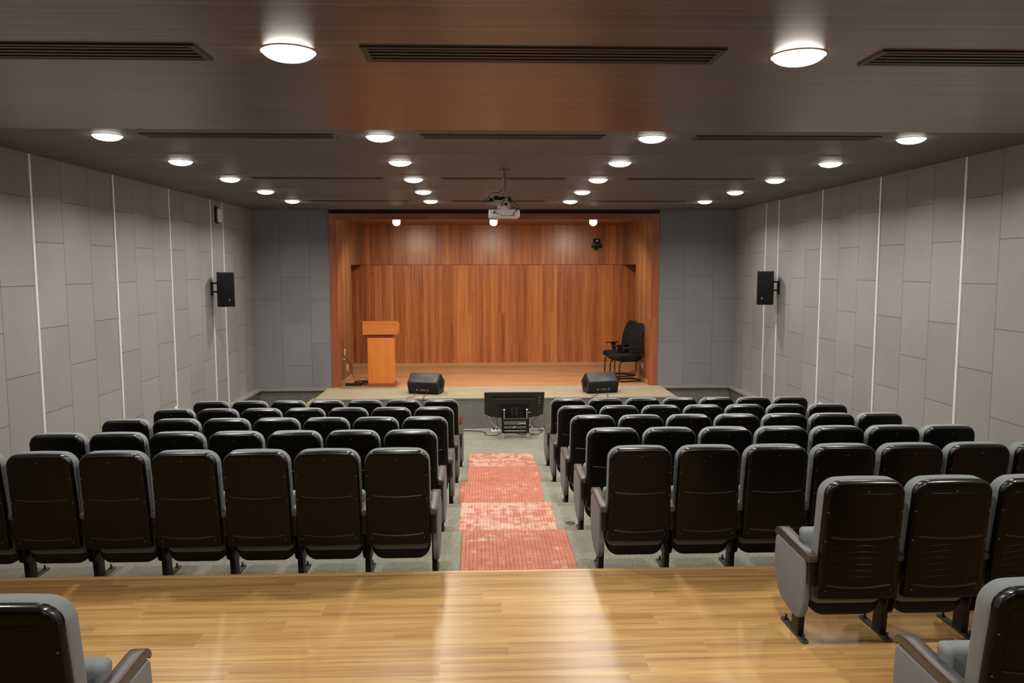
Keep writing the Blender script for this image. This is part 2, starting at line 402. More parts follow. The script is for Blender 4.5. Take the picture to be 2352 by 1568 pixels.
struct('baseboard_back', bb, M['skirting_wood'])
struct('baseboard_left', MB().box(ix0, ix0+.012, YB+.14, DY, 0, .085, bev=.003), M['skirting_wood'])
struct('baseboard_right', MB().box(ix1-.012, ix1, YB+.14, DY, 0, .085, bev=.003), M['skirting_wood'])
# side stairs up to the stage
for side, X, d in (('left', sx0, -1), ('right', sx1, 1)):
    a = MB()
    for j in range(2):
        w0 = X; w1 = X+d*(.30*(j+1)); z = -.20*(j+1)
        a.box(min(w0, w1), max(w0, w1), 14.05, 15.12, FLOOR, z)
    struct('floor_stage_stair_'+side, a, M['carpet'])
    for j in range(2):
        z = -.20*(j+1); xe = X+d*.30*(j+1)
        b = MB().box(min(xe, xe-d*.045), max(xe, xe-d*.045), 14.07, 15.10, z-.003, z+.004)
        struct('trim_%d' % k, b, M['yellow']); k += 1

# ================================================================== CEILING LIGHTS
ORD = ['first', 'second', 'third', 'fourth', 'fifth', 'sixth', 'seventh']
glare_dome = MB().lathe([(max(.0005, .117*math.sin(PI/2*q/12)), -.044*math.cos(PI/2*q/12)) for q in range(13)]+[(.117, .008)], (0, 0, 0), 40)  # domed bowl shape added to stand in for the glare around each lamp
ring = MB().lathe([(.116, .004), (.116, -.003), (.120, -.005), (.125, -.004), (.127, 0), (.127, .004)], (0, 0, 0), 40)
proto = None
def downlight(x, y, z, label, group):
    global proto
    if proto is None:
        r = empty('ceiling_downlight', (x, y, z), label, 'ceiling light', group)
        a = glare_dome.build('diffuser', M['light_glass'], r); b = ring.build('trim_ring', M['light_trim'], r); proto = (r, a, b)
    else:
        r = proto[0].copy(); r.location = (x, y, z); C.objects.link(r); tag(r, label, 'ceiling light', group)
        for q in proto[1:]:
            c = q.copy(); c.parent = r; C.objects.link(c)
    l = bpy.data.lights.new('downlight_lamp', 'AREA'); l.shape = 'DISK'; l.size = .2; l.energy = LAMP_W; l.color = LAMP_COL
    l.spread = math.radians(150)
    o = bpy.data.objects.new('downlight_lamp', l); C.objects.link(o); o.location = (x, y, z-.052)
COLX = (-3.184, -.882, 1.472, 3.772)
CN = ('outer left', 'inner left', 'inner right', 'outer right')
for i, x in enumerate(COLX):
    for j in range(5):
        n_ = 4-j
        lab = 'round white ceiling downlight in the %s line, %s from the stage' % (CN[i], ORD[n_]) if n_ else 'round white ceiling downlight in the %s line, closest to the stage' % CN[i]
        downlight(x, 6.8305+1.6*j, ZC, lab, 'round downlights in the grey ceiling')
for i, x in enumerate(COLX):
    for j, y in enumerate((3.67, .3, -2.9)):
        if j == 0 and i in (1, 2):
            lab = 'large round downlight in the wooden ceiling, %s of the long middle vent' % ('left' if i == 1 else 'right')
        else:
            continue
        downlight(x, y, ZS, lab, 'round downlights in the wooden ceiling')
# lamps of the same kind behind and beside the camera, out of the picture
for i, x in enumerate(COLX):
    for j, y in enumerate((3.67, .3)):
        if (y > 3) == (i in (1, 2)): continue
        downlight(x, y, ZS, 'round downlight in the wooden ceiling, %s line, %s' % (CN[i], ('beside the near vents', 'above the viewpoint', 'at the rear wall')[j]), 'round downlights in the wooden ceiling')
# stage spots
for i, x in enumerate((-1.72, .206, 2.20)):
    lab = ('left', 'middle', 'right')[i]
    r = empty('stage_spotlight', (x, 15.6, 3.335), 'small bright warm spotlight under the stage ceiling, %s of the three' % lab, 'spotlight', 'stage ceiling spotlights')
    MB().lathe([(.03, 0), (.075, 0), (.075, -.02), (.062, -.045), (.058, -.045), (.05, -.02), (.05, 0)], (0, 0, 0), 28).build('housing', M['light_trim'], r)
    MB().sphere((0, 0, -.095), .075, 24, 14).build('bulb', M['spot_glass'], r)  # oversized sphere, its shape takes in the glare around the bulb
    l = bpy.data.lights.new('stage_spot_lamp', 'SPOT'); l.energy = SPOT_W*4; l.color = (1, .87, .68); l.spot_size = math.radians(150); l.spot_blend = .7; l.shadow_soft_size = .06
    o = bpy.data.objects.new('stage_spot_lamp', l); C.objects.link(o); o.location = (x, 15.6, 3.15)
    o.rotation_euler = (math.radians(22), 0, 0)

# ================================================================== VENTS
def vent(x0, x1, y0, y1, z, label, group, nsl):
    r = empty('ceiling_vent', ((x0+x1)/2, (y0+y1)/2, z), label, 'air vent', group)
    hx = (x1-x0)/2; hy = (y1-y0)/2; fwd_ = .022
    a = MB()
    for q in ((-hx, hx, -hy, -hy+fwd_), (-hx, hx, hy-fwd_, hy), (-hx, -hx+fwd_*1.3, -hy+fwd_, hy-fwd_), (hx-fwd_*1.3, hx, -hy+fwd_, hy-fwd_)):
        a.box(q[0], q[1], q[2], q[3], -.008, .001)
    a.build('frame', M['vent'], r, smooth=0)
    MB().box(-hx+.02, hx-.02, -hy+.015, hy-.015, -.0012, .0005).build('cavity', M['vent_dark'], r, smooth=0)
    step = (2*hy-2*fwd_)/nsl
    for i in range(nsl):
        yc = -hy+fwd_+step*(i+.5)
        MB().box(-hx+.025, hx-.025, yc-step*.22, yc+step*.22, -.009, -.0012).build('slat', M['vent'], r, smooth=0)
P3 = ('left', 'middle', 'right')
for nm, x0, x1 in (('left', -2.96, -1.27), ('middle', -.545, 1.105), ('right', 1.82, 3.48)):
    vent(x0, x1, 3.565, 3.815, ZS, 'long black slatted vent in the wooden ceiling, %s of the three' % nm, 'vents in the wooden ceiling', 4)
for row, (y0, y1, nm) in enumerate(((6.70, 6.92, 'beside the wooden ceiling edge'), (9.86, 10.02, 'above the front rows'), (13.15, 13.30, 'closest to the stage'))):
    for p, x0, x1 in (('left', -2.87, -1.25), ('middle', -.53, 1.05), ('right', 1.82, 3.44)):
        vent(x0, x1, y0, y1, ZC, 'long dark grey ceiling vent, %s one of the line %s' % (p, nm), 'vents in the grey ceiling', 4)

# ================================================================== THEATRE SEATS
HS = .265
def lean(z): return .155*(1.06-z)*(1-.28*(1.06-z)/.75)
def shell_mesh():
    zb, zt = .318, 1.069; hw0, hw1 = .239, .250
    rt_, rb = .085, .03
    nz, nx = 60, 36
    rows = []
    for j in range(nz+1):
        t = j/nz
        # finer rows towards the ends
        z = zb+(zt-zb)*(t-.0*math.sin(2*PI*t))
        z = zb+(zt-zb)*(.5-.5*math.cos(PI*(.06+.88*t)))/(1) if False else zb+(zt-zb)*t
        rows.append(z)
    extra = [zt-rt_*(1-math.sin(a)) for a in [PI/2*k/14 for k in range(1, 15)]]
    rows = sorted(set([round(r, 5) for r in rows+extra]))
    def half(z):
        h = hw1+(hw0-hw1)*(z-zb)/(zt-zb)
        if z > zt-rt_:
            q = (z-(zt-rt_))/rt_; h -= rt_*(1-math.sqrt(max(0, 1-q*q)))
        if z < zb+rb:
            q = ((zb+rb)-z)/rb; h -= rb*(1-math.sqrt(max(0, 1-q*q)))
        return h
    def depth(x, z):
        h = half(z); de = min(h-abs(x), (zt-z), (z-zb))
        # crowned top edge curve
        y = lean(z)-.016*(1-(x/.25)**2)
        ed = .026
        cr = 0
        if z > zt-rt_ and abs(x) > h0(z): pass
        q_ = min(1, max(0, (z-.93)/.10)); q_ = q_*q_*(3-2*q_); ed = .026+.010*q_
        if de < ed: y += (.024+.010*q_)*(1-math.sqrt(max(0, 1-((ed-de)/ed)**2)))
        return y
    def h0(z): return 0
    vs = []; fs = []; edge_f = set()
    for z in rows:
        h = half(z)
        for i in range(nx+1):
            s = -1+2*i/nx
            x = h*math.sin(s*PI/2)*.35+h*s*.65
            vs.append((x, depth(x, z), z+.011*(1-(x/.25)**2)*max(0, (z-.9)/.16)))
    W_ = nx+1
    for j in range(len(rows)-1):
        for i in range(nx):
            fs.append((j*W_+i, j*W_+i+1, (j+1)*W_+i+1, (j+1)*W_+i))
            xm_ = (vs[j*W_+i][0]+vs[j*W_+i+1][0])/2; zm_ = (rows[j]+rows[j+1])/2
            de_ = min(half(zm_)-abs(xm_), zt-zm_)
            tp_ = (zm_-(zt-.080))/.080
            if tp_ > 0 and de_ < .020*math.sqrt(min(1, tp_*1.4)): edge_f.add(len(fs)-1)
    # rim going forward
    per = [i for i in range(W_)] + [j*W_+nx for j in range(1, len(rows))] + [(len(rows)-1)*W_+i for i in range(nx-1, -1, -1)] + [j*W_ for j in range(len(rows)-2, 0, -1)]
    b = len(vs)
    for i in per:
        x, y, z = vs[i]; vs.append((x, max(y, lean(z))+.014, z))
    n_ = len(per)
    for a in range(n_):
        q = (a+1) % n_
        fs.append((per[a], b+a, b+q, per[q]))
    m = MB(); m.add(vs, fs)
    for q in edge_f: m.m[q] = 1
    m.mi = 1
    def S(x, z): return (x, depth(x, z), z)
    # curved ledges, panel outline and louvre arcs moulded into the back
    m.tube([S(x, .728-.013*(1-(x/.195)**2)) for x in [-.192+.384*q/20 for q in range(21)]], .0060, 8, 1)
    m.tube([S(x, .418-.015*(1-(x/.195)**2)) for x in [-.196+.392*q/20 for q in range(21)]], .0060, 8, 1)
    m.mi = 0
    o_ = [(-.192, .735)]+[(-.190, .74+.24*q/6) for q in range(7)]+[(-.18, .995)]+[(-.17+.34*q/8, 1.0) for q in range(9)]+[(.18, .995)]+[(.190, .98-.24*q/6) for q in range(7)]+[(.192, .735)]
    m.tube([S(x, z) for x, z in o_], .0016, 6, 1)
    for sx in (-1, 1): m.tube([S(sx*.196, .42+.28*q/8) for q in range(9)], .0016, 6, 1)
    for j in range(6):
        zc_ = .445+.040*j
        hw_ = .190 if j else .15
        m.tube([S(x, zc_+.030*(1-(x/.2)**2)) for x in [-hw_+2*hw_*q/16 for q in range(17)]], .0011, 6, 1)
    return m
def slab(outline, y0, y1, bev, seg=3, leanf=None, puff=0, cx=0, cz=0):
    """rounded cushion: outline in x,z extruded in y with a soft rim, optionally leaning"""
    m = MB(); vs = []; fs = []; n_ = len(outline)
    mx = sum(p[0] for p in outline)/n_; mz = sum(p[1] for p in outline)/n_
    rings = []
    for k_ in range(seg+1):
        a = PI/2*k_/seg; rings.append((bev*(1-math.sin(a)), y0+bev*(1-math.cos(a))))
    for k_ in range(seg+1):
        a = PI/2*(1-k_/seg); rings.append((bev*(1-math.sin(a)), y1-bev*(1-math.cos(a))))
    def inset(d):
        out = []
        for i in range(n_):
            p = Vector(outline[i]); a = Vector(outline[i-1]); b_ = Vector(outline[(i+1) % n_])
            t = (b_-a).normalized(); nn = Vector((-t.y, t.x)); out.append(p+nn*d)
        return out
    for d, y in rings:
        for p in inset(d):
            vs.append((p.x, y+(leanf(p.y) if leanf else 0), p.y))
    R_ = len(rings)
    for j in range(R_-1):
        for i in range(n_): fs.append((j*n_+i, j*n_+(i+1) % n_, (j+1)*n_+(i+1) % n_, (j+1)*n_+i))
    def cap(j, sgn):
        # concentric cap with puff
        base_i = j*n_; prev = base_i
        for q in (.75, .45, .15):
            st_ = len(vs)
            for i in range(n_):
                x, y, z = vs[base_i+i]
                nx_ = mx+(x-mx)*q; nz_ = mz+(z-mz)*q
                yy = rings[j][1]+(leanf(nz_) if leanf else 0)+sgn*puff*(1-q*q)
                vs.append((nx_, yy, nz_))
            for i in range(n_):
                f_ = (prev+i, prev+(i+1) % n_, st_+(i+1) % n_, st_+i)
                fs.append(f_ if sgn > 0 else f_[::-1])
            prev = st_
        fs.append(tuple(range(prev, prev+n_)) if sgn > 0 else tuple(range(prev, prev+n_))[::-1])
    cap(0, -1); cap(R_-1, 1)
    m.add(vs, fs); return m
def rrect(x0, x1, z0, z1, rtop, rbot, n_=8, crown=0):
    """counter-clockwise rounded rectangle with subdivided sides"""
    pts = []
    def arc(cx, cz, r, a0, a1):
        for i in range(n_+1):
            a = a0+(a1-a0)*i/n_; pts.append((cx+r*math.cos(a), cz+r*math.sin(a)))
    def line(a, b, k_):
        for i in range(1, k_): pts.append((a[0]+(b[0]-a[0])*i/k_, a[1]+(b[1]-a[1])*i/k_))
    arc(x1-rbot, z0+rbot, rbot, -PI/2, 0); line((x1, z0+rbot), (x1, z1-rtop), 6)
    arc(x1-rtop, z1-rtop, rtop, 0, PI/2); line((x1-rtop, z1), (x0+rtop, z1), 8)
    arc(x0+rtop, z1-rtop, rtop, PI/2, PI); line((x0, z1-rtop), (x0, z0+rbot), 6)
    arc(x0+rbot, z0+rbot, rbot, PI, 1.5*PI); line((x0+rbot, z0), (x1-rbot, z0), 8)
    if crown:
        h = (x1-x0)/2; pts = [(x, z+crown*(1-(x/h)**2)*max(0, (z-z0)/(z1-z0))**6) for x, z in pts]
    return pts
def fix_inside(o):
    bm = bmesh.new(); bm.from_mesh(o.data); bmesh.ops.recalc_face_normals(bm, faces=bm.faces[:]); bm.to_mesh(o.data); bm.free(); return o

def arm_profile():
    # side outline (y, z): rear end, level top, hooked front
    top = [(.085, .575), (.086, .594), (.092, .599), (.20, .603), (.32, .606), (.44, .612), (.53, .618), (.575, .616), (.61, .602), (.632, .58), (.64, .556)]
    bot = [(.622, .548), (.612, .560), (.598, .568), (.575, .568), (.50, .562), (.40, .555), (.28, .552), (.14, .550), (.095, .552)]
    return top+bot
SHIELD = [(.150, .535), (.150, .30), (.165, .22), (.20, .165), (.245, .140), (.30, .132), (.36, .135), (.44, .150), (.52, .175), (.575, .21), (.612, .27), (.628, .35), (.63, .44), (.620, .535), (.60, .556), (.40, .553), (.17, .548)]
def scaled(P, s, dz=0):
    cy_ = .385; cz_ = .35
    return [(cy_+(p[0]-cy_)*s, cz_+(p[1]-cz_)*s+dz) for p in P]
MESH = {}
def slean(z): return .26*(z-.2)
def seat_protos():
    r = bpy.data.objects.new('theatre_seat', None); C.objects.link(r); r.empty_display_size = .05
    MESH['back_shell'] = fix_inside(shell_mesh().build('back_shell', [M['shell'], M['shell_edge']], r, smooth=28))
    MESH['back_cushion'] = fix_inside(slab(rrect(-.246, .246, .50, 1.070, .095, .03, crown=.011), .026, .142, .030, 5, lean, puff=.012).build('back_cushion', M['fabric'], r, smooth=60))
    MESH['seat_cushion'] = fix_inside(slab(rrect(-.238, .238, .235, .672, .03, .07), .200, .300, .028, 4, slean, puff=.01).build('seat_cushion', M['fabric'], r, smooth=60))
    MESH['seat_pan'] = fix_inside(slab(rrect(-.230, .230, .155, .600, .04, .10), .236, .335, .022, 4, slean, puff=.008).build('seat_pan', M['leg'], r, smooth=60))
    return r
def put(name, mb, mat, parent, smooth=40): return fix_inside(mb.build(name, mat, parent, smooth=smooth))
def stanchion(xc, r, panel=None, d=1):
    """leg with foot plate and bolts, armrest on top; panel: grey upholstered side on the outer face"""
    lg_ = put('leg', MB().prism([(.255, .005), (.362, .005), (.35, .14), (.345, .30), (.36, .54), (.22, .54), (.235, .30), (.245, .14)], xc-.021, xc+.021, 'x', .005), M['leg'], r)
    fp = MB().prism([(xc-.024, .19), (xc-.016, .175), (xc+.016, .175), (xc+.024, .19), (xc+.024, .52), (xc+.016, .535), (xc-.016, .535), (xc-.024, .52)], 0, .012, 'z', .003)
    fp.cyl((xc, .205, .01), (xc, .205, .022), .014, n=6); fp.cyl((xc, .49, .01), (xc, .49, .022), .014, n=6)
    o = put('foot_plate', fp, M['foot'], r); 
    for y in (.205, .49): put('bolt', MB().cyl((xc, y, .02), (xc, y, .048), .0075, n=10), M['foot'], o)
    arm = put('armrest', MB().prism(arm_profile(), xc-.035, xc+.035, 'x', .004, 2), M['arm'], r, 50)
    br = put('arm_bracket', MB().box(xc-.022, xc+.022, .10, .16, .40, .555, bev=.006), M['leg'], r)
    if panel:
        a, b = (xc-.006*d, xc+.037*d); x0, x1 = min(a, b), max(a, b)
        sp = MB().prism(SHIELD, x0-.0, x1, 'x', .012, 4)
        put('side_panel', sp, M['panel_fabric'], r, 50)
    else:
        put('side_cover', MB().prism(scaled(SHIELD, .93, .0), xc-.030, xc-.018, 'x', .004), M['leg'], r)
        put('side_cover', MB().prism(scaled(SHIELD, .93, .0), xc+.018, xc+.030, 'x', .004), M['leg'], r)
SCREWS = [(0, 1.015), (-.222, .885), (.222, .885), (-.224, .70), (.224, .70), (-.20, .382), (.20, .382)]
PR = {}
def get_proto(kind):
    """kind: (side of the wall-ward stanchion, has aisle panel, screw count)"""
    if kind in PR: return None
    wall, aisle, ns = kind
    r = seat_protos()
    for x, z in SCREWS[:ns]:
        y = lean(z)-.016*(1-(x/.25)**2)
        put('screw', MB().cyl((x, y+.002, z), (x, y-.0025, z), .0042, n=10), M['screw'], MESH['back_shell'])
    for a_ in (-.258, .236): put('hinge_cover', MB().box(a_, a_+.022, .09, .20, .43, .50, bev=.006), M['shell'], r)
    stanchion(HS*wall, r)
    if aisle: stanchion(-HS*wall, r, True, -wall)
    PR[kind] = r
    return r
def copy_tree(o, parent=None):
    c = o.copy(); C.objects.link(c)
    if parent is not None: c.parent = parent
    for ch in list(o.children): copy_tree(ch, c)
    return c
def seat(x, y, z, kind, label, group, rz=0):
    r = get_proto(kind)
    if r is None: r = copy_tree(PR[kind])
    r.location = (x, y, z); r.rotation_euler = (0, 0, rz)
    tag(r, label, 'theatre seat', group)
WORD = ['aisle seat', 'second from the aisle', 'third from the aisle', 'fourth from the aisle', 'fifth from the aisle', 'sixth from the aisle', 'seat closest to the wall']
ROWN = {1: 'front row by the stage', 2: 'second row from the stage', 3: 'third row from the stage', 4: 'fourth row from the stage', 5: 'fifth row from the stage'}
JL = {5: -.0206, 4: -.0359, 3: .0017, 2: .0181, 1: .0367}; JR = {5: .0114, 4: .0114, 3: -.0008, 2: -.0215, 1: -.0005}
for r_ in (5, 4, 3, 2, 1):
    Y = 5.7489+(5-r_)*PITCHY; Z = ST*(6-r_); ns = 7 if r_ >= 4 else 1
    for k_ in range(7):
        seat(-.6441-k_*.53+JL[r_], Y, Z, (-1, k_ == 0, ns), 'grey theatre seat, left block, %s, %s' % (ROWN[r_], WORD[k_]), 'theatre seats left of the aisle')
        seat(1.1857+k_*.53+JR[r_], Y, Z, (1, k_ == 0, ns), 'grey theatre seat, right block, %s, %s' % (ROWN[r_], WORD[k_]), 'theatre seats right of the aisle')
for k_, wd in enumerate(('aisle seat with its whole grey side panel showing', 'second seat from the aisle', 'third seat, cut by the right picture edge')):
    seat(2.2528+k_*.53, 4.373, 0, (1, k_ == 0, 7), 'theatre seat on the wooden floor, ' + wd, 'theatre seats in the row on the wooden floor')
seat(2.245, 2.84, 0, (1, True, 7), 'closest theatre seat at the bottom right picture corner', None)
seat(-1.835, 2.84, 0, (-1, True, 7), 'closest theatre seat at the bottom left picture corner', None)

# ================================================================== AISLE MATS
mats = [(-.205, .755, 5.82, 7.03, ST, .0, 1.2, .006), (-.26, .715, 7.06, 8.27, 2*ST, .14, 4.4, -.012), (-.30, .69, 8.31, 9.52, 3*ST, -.02, 7.7, .004), (-.235, .755, 9.57, 10.74, 4*ST, -.04, 11.3, -.006), (-.235, .755, 10.79, 11.97, 5*ST, .12, 15.1, .004)]
DESC = ['coral red openwork rubber mat closest to the wooden floor', 'whitened worn coral mat on the second step down from the wooden floor', 'coral red rubber mat in the middle of the five aisle mats', 'plain coral red mat between the middle mat and the whitened lowest mat', 'short whitened coral mat at the bottom of the aisle nearest the stage']
for i, (x0, x1, y0, y1, z, dust, sd, rz) in enumerate(mats):
    b = MB(); xm = (x0+x1)/2; ym = (y0+y1)/2
    hx, hy = (x1-x0)/2, (y1-y0)/2
    nx_, ny_ = 24, 30; vs = []; fs = []
    for j in range(ny_+1):
        for q in range(nx_+1):
            X = -hx+2*hx*q/nx_; Y = -hy+2*hy*j/ny_
            e = .006*math.sin(q*1.3+i)*(1 if j in (0, ny_) else 0)
            vs.append((X, Y+e, .012+.002*math.sin(X*9+i)*math.sin(Y*7)))
    for j in range(ny_):
        for q in range(nx_): a = j*(nx_+1)+q; fs.append((a, a+1, a+nx_+2, a+nx_+1))
    nn = len(vs); vs += [(v[0], v[1], .001) for v in vs]
    fs += [tuple(q+nn for q in f_[::-1]) for f_ in list(fs)]
    per = list(range(nx_+1))+[j*(nx_+1)+nx_ for j in range(1, ny_+1)]+[ny_*(nx_+1)+q for q in range(nx_-1, -1, -1)]+[j*(nx_+1) for j in range(ny_-1, 0, -1)]
    for a in range(len(per)):
        p_, q_ = per[a], per[(a+1) % len(per)]; fs.append((p_, p_+nn, q_+nn, q_))
    b.add(vs, fs)
    o = b.build('aisle_mat', rubber('coral_rubber_mat_%d' % i, dust, sd), smooth=40)
    o.location = (xm, ym, z); o.rotation_euler = (0, 0, rz)
    tag(o, DESC[i], 'floor mat', 'coral mats down the aisle')
    for sx in (-1, 1):
        lp = [(sx*(hx+.022*math.sin(t)), -hy+.14+.02*math.cos(t), .006+.008*math.sin(t)) for t in [PI*q/6 for q in range(7)]]
        MB().tube(lp, .003, 6, 2).build('tie_loop', M['cable_black'], o)

# ================================================================== STAGE FURNITURE
r = empty('lectern', (-2.04, 15.28, 0), 'tall orange wooden lectern standing on the left of the stage', 'lectern')
put('plinth', MB().prism([(-.285, -.03), (.285, -.03), (.285, .40), (-.285, .40)], 0, .035, 'z', .006).prism([(-.268, -.014), (.268, -.014), (.268, .38), (-.268, .38)], .035, .065, 'z', .01, 3), M['lectern_dark'], r)
put('body', MB().box(-.25, .25, 0, .36, .065, .965, bev=.003), M['lectern'], r)
put('neck', MB().box(-.23, .23, .02, .34, .965, 1.035, bev=.002), M['lectern_dark'], r)
put('desk_top', MB().prism([(-.05, 1.035), (.43, 1.035), (.43, 1.22), (-.05, 1.30)], -.335, .335, 'x', .003), M['lectern_h'], r)
for x in (-.245, .245): put('corner_bead', MB().cyl((x, .012, .945), (x, .012, 1.03), .010, .014, n=14), M['lectern_dark'], r)

def wedge(loc, rz, label, mirror=1):
    r = empty('stage_monitor', loc, label, 'floor monitor speaker', 'black floor monitors on the stage front', rz)
    prof = [(.07, .01), (.0, .20), (.005, .225), (.20, .372), (.225, .375), (.45, .21), (.455, .185), (.37, .012), (.36, 0), (.085, 0)]
    body = put('cabinet', MB().prism(prof, -.295, .295, 'x', .012, 3), M['black'], r, 35)
    put('top_cover', MB().prism([(.022, .233), (.028, .246), (.196, .369), (.204, .361), (.03, .226)], -.26, .26, 'x', .002), M['grille'], r)
    put('edge_lip', MB().prism([(.185, .362), (.19, .373), (.212, .381), (.225, .377), (.215, .365)], -.28, .28, 'x', .002), M['grille'], r)
    for sx in (-1, 1):
        put('side_handle', MB().prism([(.16, .10), (.30, .10), (.34, .20), (.23, .27), (.12, .2)], sx*.294-.006, sx*.294+.006, 'x', .003), M['mesh_black'], r)
    # connector plate with sockets and leads on the side seen from the seats
    put('connector_plate', MB().prism([(.050, .045), (.018, .130), (.026, .133), (.058, .048)], -.20, .14, 'x', .001), M['screen_back'], r)
    put('socket', MB().cyl((-.11, .035, .088), (-.11, .018, .082), .012, n=12), M['silver'], r)
    put('socket', MB().cyl((-.03, .035, .088), (-.03, .018, .082), .012, n=12), M['silver'], r)
    put('status_light', MB().box(.0, .05, .016, .03, .075, .09, bev=.002), M['orange_led'], r)
    put('plug', MB().cyl((.10, .04, .09), (.10, .0, .08), .010, n=12), M['silver'], r)
    return r
wedge((-1.145, 14.22, 0), -.27, 'black floor monitor at the stage front, left of the screen near the lectern')
wedge((2.225, 14.17, 0), .20, 'black floor monitor at the stage front, right side before the office chairs')
for cx, nm in ((-1.2, 'left'), (2.14, 'right')):
    for j, (a, b_) in enumerate(((-.11, -.17), (.08, -.04))):
        x = cx+a+.05
        put('speaker_lead', MB().tube([(x+.01, 14.13, .082), (x+.005, 14.05, .045), (x-.02, 13.98, .008), (x+b_*.4, 13.90, .008), (x+b_*.7, 13.832, .004), (x+b_*.75, 13.826, -.20), (x+b_*.75, 13.822, -.40), (x+b_*.8, 13.80, FLOOR+.006), (x+b_-.1, 13.74, FLOOR+.006)], .0045, 8), M['cable_black'], None)
        o = bpy.context.scene.collection.objects[-1]
        tag(o, 'thin black lead hanging from the %s floor monitor, %s of its two' % (nm, ('left', 'right')[j]), 'cable', 'monitor leads over the stage edge')

def office_chair(loc, rz, label):
    r = empty('office_chair', loc, label, 'office chair', 'black office chairs on the stage', rz)
    # chair faces local -x ; width along y
    def frame_side(y):
        return [(.20, y, .425), (-.10, y, .425), (-.19, y, .41), (-.225, y, .36), (-.235, y, .20), (-.235, y, .05), (-.21, y, .018), (-.15, y, .012), (.10, y, .012), (.24, y, .012)]
    a = frame_side(-.21); b = frame_side(.21)[::-1]
    put('frame', MB().tube(a, .0125, 10, 5).tube(b, .0125, 10, 5).tube([(.24, -.21, .012), (.275, -.15, .012), (.275, .15, .012), (.24, .21, .012)], .0125, 10, 5).tube([(.05, -.21, .42), (.05, .21, .42)], .012, 8, 1).tube([(-.235, -.21, .30), (-.235, -.205, .30)], .0125, 8, 1), M['leg'], r)
    put('seat', MB().prism([(-.26, .445), (-.285, .485), (-.27, .525), (-.20, .552), (.0, .548), (.18, .548), (.26, .535), (.275, .48), (.22, .43), (.0, .415), (-.18, .420)], -.245, .245, 'y', .022, 4), M['mesh_black'], r, 60)
    # backrest: curved mesh panel in a moulded frame
    vs = []; fs = []; ny_, nz_ = 10, 16
    def bk(t): return .245+.05*math.sin(t*1.6)*0+.03*t+.09*t*t-.05*math.sin(PI*t)
    for s_ in (0, .022):
        for j in range(nz_+1):
            t = j/nz_; z = .50+.67*t; hw = .235-.02*t-.045*max(0, (t-.86)/.14)**2
            for i in range(ny_+1):
                u = -1+2*i/ny_; vs.append((bk(t)+s_-.035*u*u*(1-.3*t), u*hw, z))
    W_ = ny_+1; K = W_*(nz_+1)
    for j in range(nz_):
        for i in range(ny_):
            q = j*W_+i; fs.append((q, q+1, q+W_+1, q+W_)); fs.append((K+q+W_, K+q+W_+1, K+q+1, K+q))
    per = list(range(W_))+[j*W_+ny_ for j in range(1, nz_+1)]+[nz_*W_+i for i in range(ny_-1, -1, -1)]+[j*W_ for j in range(nz_-1, 0, -1)]
    for i in range(len(per)):
        p_, q_ = per[i], per[(i+1) % len(per)]; fs.append((p_, K+p_, K+q_, q_))
    put('backrest', MB().add(vs, fs), M['mesh_black'], r, 60)
    edge = []
    for t in [q/10 for q in range(11)]: edge.append((bk(t)-.02+.012, -(.235-.02*t-.045*max(0, (t-.86)/.14)**2), .50+.67*t))
    top_ = [(bk(1)+.006+.0*u, u*.17, 1.17) for u in (-.7, 0, .7)]
    full = edge+top_+[(p[0], -p[1], p[2]) for p in edge[::-1]]
    put('back_frame', MB().tube(full, .014, 8, 3).tube([(.22, -.1, .44), (.30, -.1, .47), (.285, -.1, .56)], .02, 8, 4).tube([(.22, .1, .44), (.30, .1, .47), (.285, .1, .56)], .02, 8, 4), M['black'], r)
    for s_ in (-1, 1):
        ar = put('armrest', MB().prism([(-.19, .70), (-.17, .715), (-.05, .718), (.05, .722), (.12, .716), (.13, .70), (.05, .694), (-.10, .692)], s_*.265-.035, s_*.265+.035, 'y', .006, 3), M['black'], r, 50)
        put('arm_post', MB().prism([(.0, .44), (.08, .44), (.055, .60), (.06, .695), (-.055, .695), (-.03, .60)], s_*.262-.014, s_*.262+.014, 'y', .004), M['black'], r)
    return r
office_chair((2.92, 15.86, 0), .30, 'black mesh office chair facing left on the stage, nearer of the two')
office_chair((2.93, 16.60, 0), .36, 'black mesh office chair on the stage, half hidden behind the nearer one')

# ---- sockets, camera on the stage walls
def plate(name, X, y, z, h, wd, label, mat, d=1, cat='wall socket'):
    r = empty(name, (X, y, z), label, cat)
    put('faceplate', MB().box(min(0, .012*d), max(0, .012*d), -wd/2, wd/2, -h/2, h/2, bev=.003), mat, r)
    put('insert', MB().box(min(.011*d, .015*d), max(.011*d, .015*d), -wd/3.4, wd/3.4, -h/3.4, h/3.4, bev=.001), M['white'], r)
    return r
plate('wall_switch', ix0, 15.755, .63, .14, .075, 'narrow white switch on the left stage side wall', M['white'], cat='switch')
plate('wall_socket', ix0, 16.01, .28, .15, .15, 'square cream socket low on the left stage side wall', M['cream'])
plate('wall_socket', ix1, 15.90, .315, .13, .10, 'white socket on the right stage side wall behind the chairs', M['white'], -1)
plate('wall_socket', ix1, 16.02, .345, .12, .06, 'small cream socket beside the white one behind the office chairs', M['cream'], -1)
plate('wall_socket', WL, 11.23, .285, .12, .12, 'tiny white socket low on the left grey wall', M['white'])
plate('wall_socket', WR, 11.10, .285, .12, .12, 'tiny white socket low on the right grey wall', M['white'], -1)
r = empty('ptz_camera', (2.66, SB, 2.86), 'small black camera on a bracket high on the stage back wall', 'camera')
put('bracket', MB().box(-.12, .12, -.13, 0, -.055, -.04, bev=.003).box(-.05, .05, -.012, 0, -.12, .02, bev=.003), M['black'], r)
put('base', MB().box(-.115, .115, -.16, -.03, -.04, .03, bev=.012, seg=3), M['black'], r)
